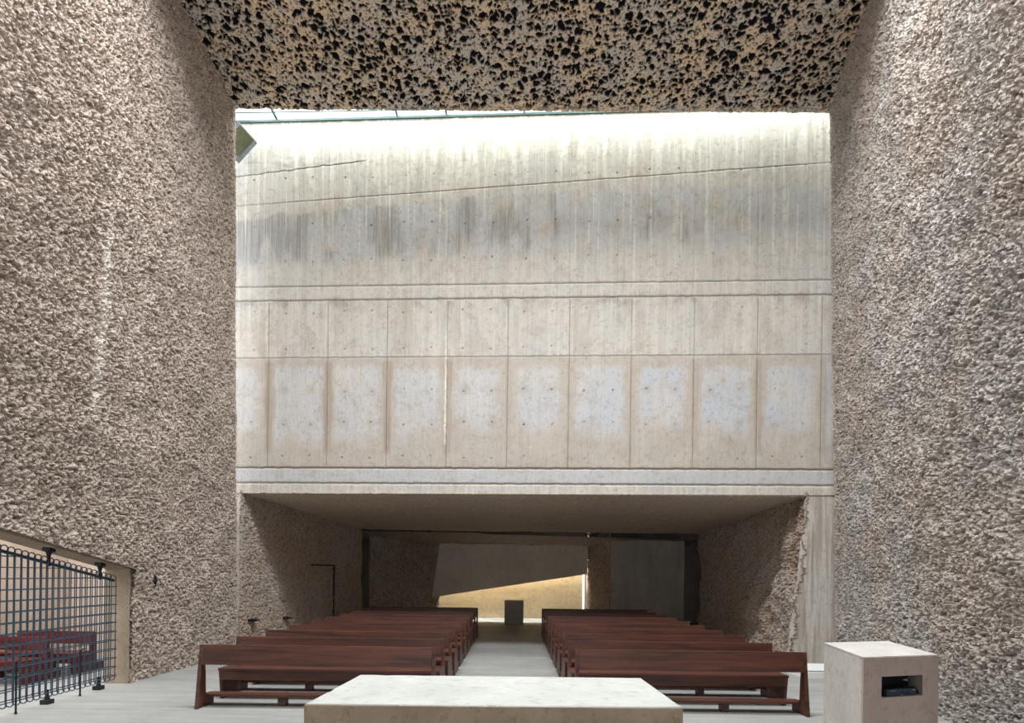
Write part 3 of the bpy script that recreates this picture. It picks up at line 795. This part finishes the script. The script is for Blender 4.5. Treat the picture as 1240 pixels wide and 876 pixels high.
# ------------------------------------------------------------------ WIRE GATE
gate = empty('wire_gate', (-6.21, 8.8, 0.0))
tag(gate, 'blue-grey double wire mesh gate closing the opening in the left wall', 'gate')
G = Vector((-6.21, 8.8, 0))
XF, XB = 0.05, -0.05
def gtop(y): return 1.60 + 0.198 * (8.8 - y)
ZB = 0.14; WR = 0.0075
bm = bmesh.new()
def arc(c, r, a0, a1, n, u, v):
    return [Vector(c) + Vector(u) * (r * math.cos(a0 + (a1 - a0) * k / n)) + Vector(v) * (r * math.sin(a0 + (a1 - a0) * k / n)) for k in range(n + 1)]
yv = 8.70
while yv > 4.1:
    zt = gtop(yv) + 0.05
    p = arc((0, yv, zt), 0.05, 0, math.pi, 6, (1, 0, 0), (0, 0, 1)) + arc((0, yv, ZB), 0.05, math.pi, 2 * math.pi, 6, (1, 0, 0), (0, 0, 1))
    bm_tube(bm, [q - Vector((0, 8.8, 0)) for q in p], WR, 6, True)
    yv -= 0.098
z = 0.16
while z < 2.5:
    ye = 8.70 if z < gtop(8.72) else 8.8 - (z - 1.60) / 0.198
    if ye < 4.4: break
    p = arc((0, ye, z), 0.058, 0, math.pi, 6, (1, 0, 0), (0, 1, 0))
    pts = [Vector((0.058, 4.1, z))] + p + [Vector((-0.058, 4.1, z))]
    bm_tube(bm, [q - Vector((0, 8.8, 0)) for q in pts], WR, 6)
    z += 0.138
done('wire_mesh', bm, M['steel'], gate)
bm = bmesh.new()
bm_tube(bm, [Vector((0, 8.72, gtop(8.72) + 0.02)) - Vector((0, 8.8, 0)), Vector((0, 4.1, gtop(4.1) + 0.02)) - Vector((0, 8.8, 0))], 0.022, 8)
done('top_rail', bm, M['steel'], gate)
for y in (8.43, 7.50, 6.2):
    bm = bmesh.new(); zl = lintel_z(y)
    bm_prism(bm, [(-0.05, y - 8.85, zl + .010), (0.05, y - 8.85, zl + .010), (0.05, y - 8.75, zl - .010), (-0.05, y - 8.75, zl - .010)], (0, 0, -0.045))
    bm_cyl(bm, (0, y - 8.8, zl - 0.075), 0.02, 0.04, 0.07); bm_cyl(bm, (0, y - 8.8, (zl - .1 + gtop(y)) / 2), 0.02, 0.02, zl - .1 - gtop(y) + .04, 14)
    done('hanger', bm, M['iron'], gate)
    bm = bmesh.new()
    bm_box(bm, -0.055, 0.055, y - 8.855, y - 8.745, 0.0, 0.06, 0.004); bm_cyl(bm, (0, y - 8.8, 0.09), 0.034, 0.02, 0.07); bm_cyl(bm, (0, y - 8.8, 0.14), 0.02, 0.02, 0.1, 12)
    done('floor_pivot', bm, M['iron'], gate)
for y in (7.98, 6.95):
    bm = bmesh.new(); bm_cyl(bm, (0.07, y - 8.8, 0.33), 0.011, 0.011, 0.64, 10)
    bm_tube(bm, [(0.07, y - 8.8, 0.62), (0.085, y - 8.8, 0.66), (0.085, y - 8.74, 0.67)], 0.009, 8); bm_cyl(bm, (0.07, y - 8.8, 0.012), 0.017, 0.017, 0.02, 12)
    done('drop_bolt', bm, M['iron'], gate)

# ------------------------------------------------------------------ SMALL THINGS
# cross on the left wall
bm = bmesh.new()
def star(bm, c, s, t):
    y, z = 0, 0; w = 0.016
    pts = [(-w, -w), (0, -s * 1.15), (w, -w), (s * .8, 0), (w, w), (0, s * 1.15), (-w, w), (-s * .8, 0)]
    bm_prism(bm, [(c[0], c[1] + a, c[2] + b) for a, b in pts], (t, 0, 0))
star(bm, (CROSS_X - 0.02, 9.41, 1.62), 0.085, 0.035)
bm_cyl(bm, (CROSS_X - 0.06, 9.41, 1.62), 0.012, 0.012, 0.09, 12, 'X')
tag(done('wall_cross', bm, M['iron']), 'small dark pointed cross fixed to the left wall beside the gate', 'cross')

# stone block at the far end of the aisle
blk = rough_block('stone_block', [(-0.31, 20.15), (0.37, 20.15), (0.37, 20.75), (-0.31, 20.75)], 0.0, 0.86, M['stone'], seed=9)
tag(blk, 'small dark grey stone block at the far end of the aisle', 'stone block')

# floodlight at the top left of the back wall
fl = empty('floodlight', (-6.11, 12.2, 11.13))
tag(fl, 'square floodlight with greenish glass high in the top left corner', 'floodlight')
Rm = Matrix.Rotation(math.radians(10), 4, 'X') @ Matrix.Rotation(math.radians(-43), 4, 'Y')
def fbox(name, x0, x1, y0, y1, z0, z1, mat, bev=0.004):
    bm = bmesh.new(); bm_box(bm, x0, x1, y0, y1, z0, z1, bev); bmesh.ops.transform(bm, matrix=Rm, verts=bm.verts[:]); return done(name, bm, mat, fl)
fbox('housing', -0.30, 0.30, -0.05, 0.08, -0.25, 0.25, M['lampgrey'], 0.012)
fbox('lens', -0.22, 0.27, -0.062, -0.05, -0.22, 0.12, M['lampglass'])
fbox('visor', -0.27, 0.27, -0.066, -0.05, 0.14, 0.23, M['lampgrey'])
bm = bmesh.new(); bm_tube(bm, [(0, 0.08, 0), (-0.02, 0.2, 0.02), (-0.02, 0.335, 0.02)], 0.02, 10); bm_cyl(bm, (-0.02, 0.325, 0.02), 0.06, 0.06, 0.02, 20, 'Y'); done('bracket', bm, M['iron'], fl)

# two small black lamps low on the left side wall of the low hall
for k, (y, z) in enumerate(((12.95, 0.68), (14.35, 0.63))):
    x = -6.10 + 0.150 * (y - 12.6)
    wl_ = empty('wall_light', (x + 0.05, y, z), math.radians(-81))
    tag(wl_, ('small black wall lamp low on the low hall wall, nearest the bright left wall edge', 'small black wall lamp low on the low hall wall, nearest the flush door')[k], 'wall lamp', 'small black wall lamps')
    bm = bmesh.new(); bm_box(bm, -0.10, 0.10, -0.09, 0.01, -0.025, 0.025, 0.004); done('back_plate', bm, M['black'], wl_)
    bm = bmesh.new(); bm_prism(bm, [(-0.09, 0.0, 0.03), (-0.09, 0.12, 0.005), (-0.09, 0.12, -0.02), (-0.09, 0.0, -0.05)], (0.18, 0, 0), 0.003); done('hood', bm, M['black'], wl_)

# low white plinth at the foot of the right end of the back wall
pl = empty('plinth', (5.75, 10.1, 0))
tag(pl, 'low white plinth on the floor between right-hand pew and ambo', 'plinth')
bm = bmesh.new(); bm_box(bm, -0.50, 0.42, 0.0, 0.85, 0.0, 0.125, 0.004); done('base', bm, M['white'], pl)
bm = bmesh.new(); bm_box(bm, -0.46, 0.38, 0.04, 0.81, 0.125, 0.138); done('recess', bm, M['black'], pl)  # black fill paints the shadow of the groove under the lid
bm = bmesh.new(); bm_box(bm, -0.50, 0.42, 0.03, 0.85, 0.138, 0.15, 0.004); done('lid', bm, M['white'], pl)

# ------------------------------------------------------------------ LIGHT
world = bpy.data.worlds.new('sky'); scene.world = world; world.use_nodes = True
nt = world.node_tree; nt.nodes.clear()
bg = nt.nodes.new('ShaderNodeBackground'); ow = nt.nodes.new('ShaderNodeOutputWorld')
bg.inputs['Color'].default_value = (0.93, 0.97, 1.0, 1); bg.inputs['Strength'].default_value = 1.0
nt.links.new(bg.outputs[0], ow.inputs['Surface'])

def area(name, loc, rot, sx, sy, power, color=(1, 1, 1)):
    l = bpy.data.lights.new(name, 'AREA'); l.shape = 'RECTANGLE'; l.size = sx; l.size_y = sy; l.energy = power; l.color = color
    o = bpy.data.objects.new(name, l); COL.objects.link(o); o.location = loc; o.rotation_euler = rot; return o
area('skylight_daylight', (0.2, 11.98, 12.35), (0, 0, math.radians(-2.2)), 12.8, 0.9, 200, (0.98, 1.0, 0.98))
area('roof_added_light', (0.0, 6.5, 12.4), (math.radians(4), 0, 0), 9.5, 2.0, 640, (0.95, 0.98, 1.0))  # area lamp added above the unseen roof opening to strengthen light from above
area('rear_slot_daylight', (-0.3, 21.78, 3.9), (0, 0, 0), 5.6, 0.4, 190, (1.0, 0.97, 0.88))
area('side_room_daylight', (-7.9, 7.5, 4.2), (0, 0, 0), 2.2, 6.0, 60, (1.0, 0.98, 0.95))

# ------------------------------------------------------------------ CAMERA
cam = bpy.data.cameras.new('camera'); co = bpy.data.objects.new('camera', cam); COL.objects.link(co)
cam.sensor_width = 36.0; cam.sensor_fit = 'HORIZONTAL'; cam.lens = 36.0 * F / 1240.0
cam.shift_x = -2.0 / 1240.0; cam.shift_y = 258.0 / 1240.0
cam.clip_start = 0.05; cam.clip_end = 200
co.matrix_world = Matrix.Translation((0, 0, EYE)) @ Matrix.Rotation(math.pi / 2, 4, 'X') @ Matrix.Rotation(0.013, 4, 'Z')
scene.camera = co

scene.view_settings.view_transform = 'Standard'; scene.view_settings.look = 'None'
scene.view_settings.gamma = 1.0; scene.view_settings.use_curve_mapping = False
scene.view_settings.exposure = 1.45
scene.cycles.max_bounces = 10; scene.cycles.diffuse_bounces = 6
scene.cycles.use_denoising = True
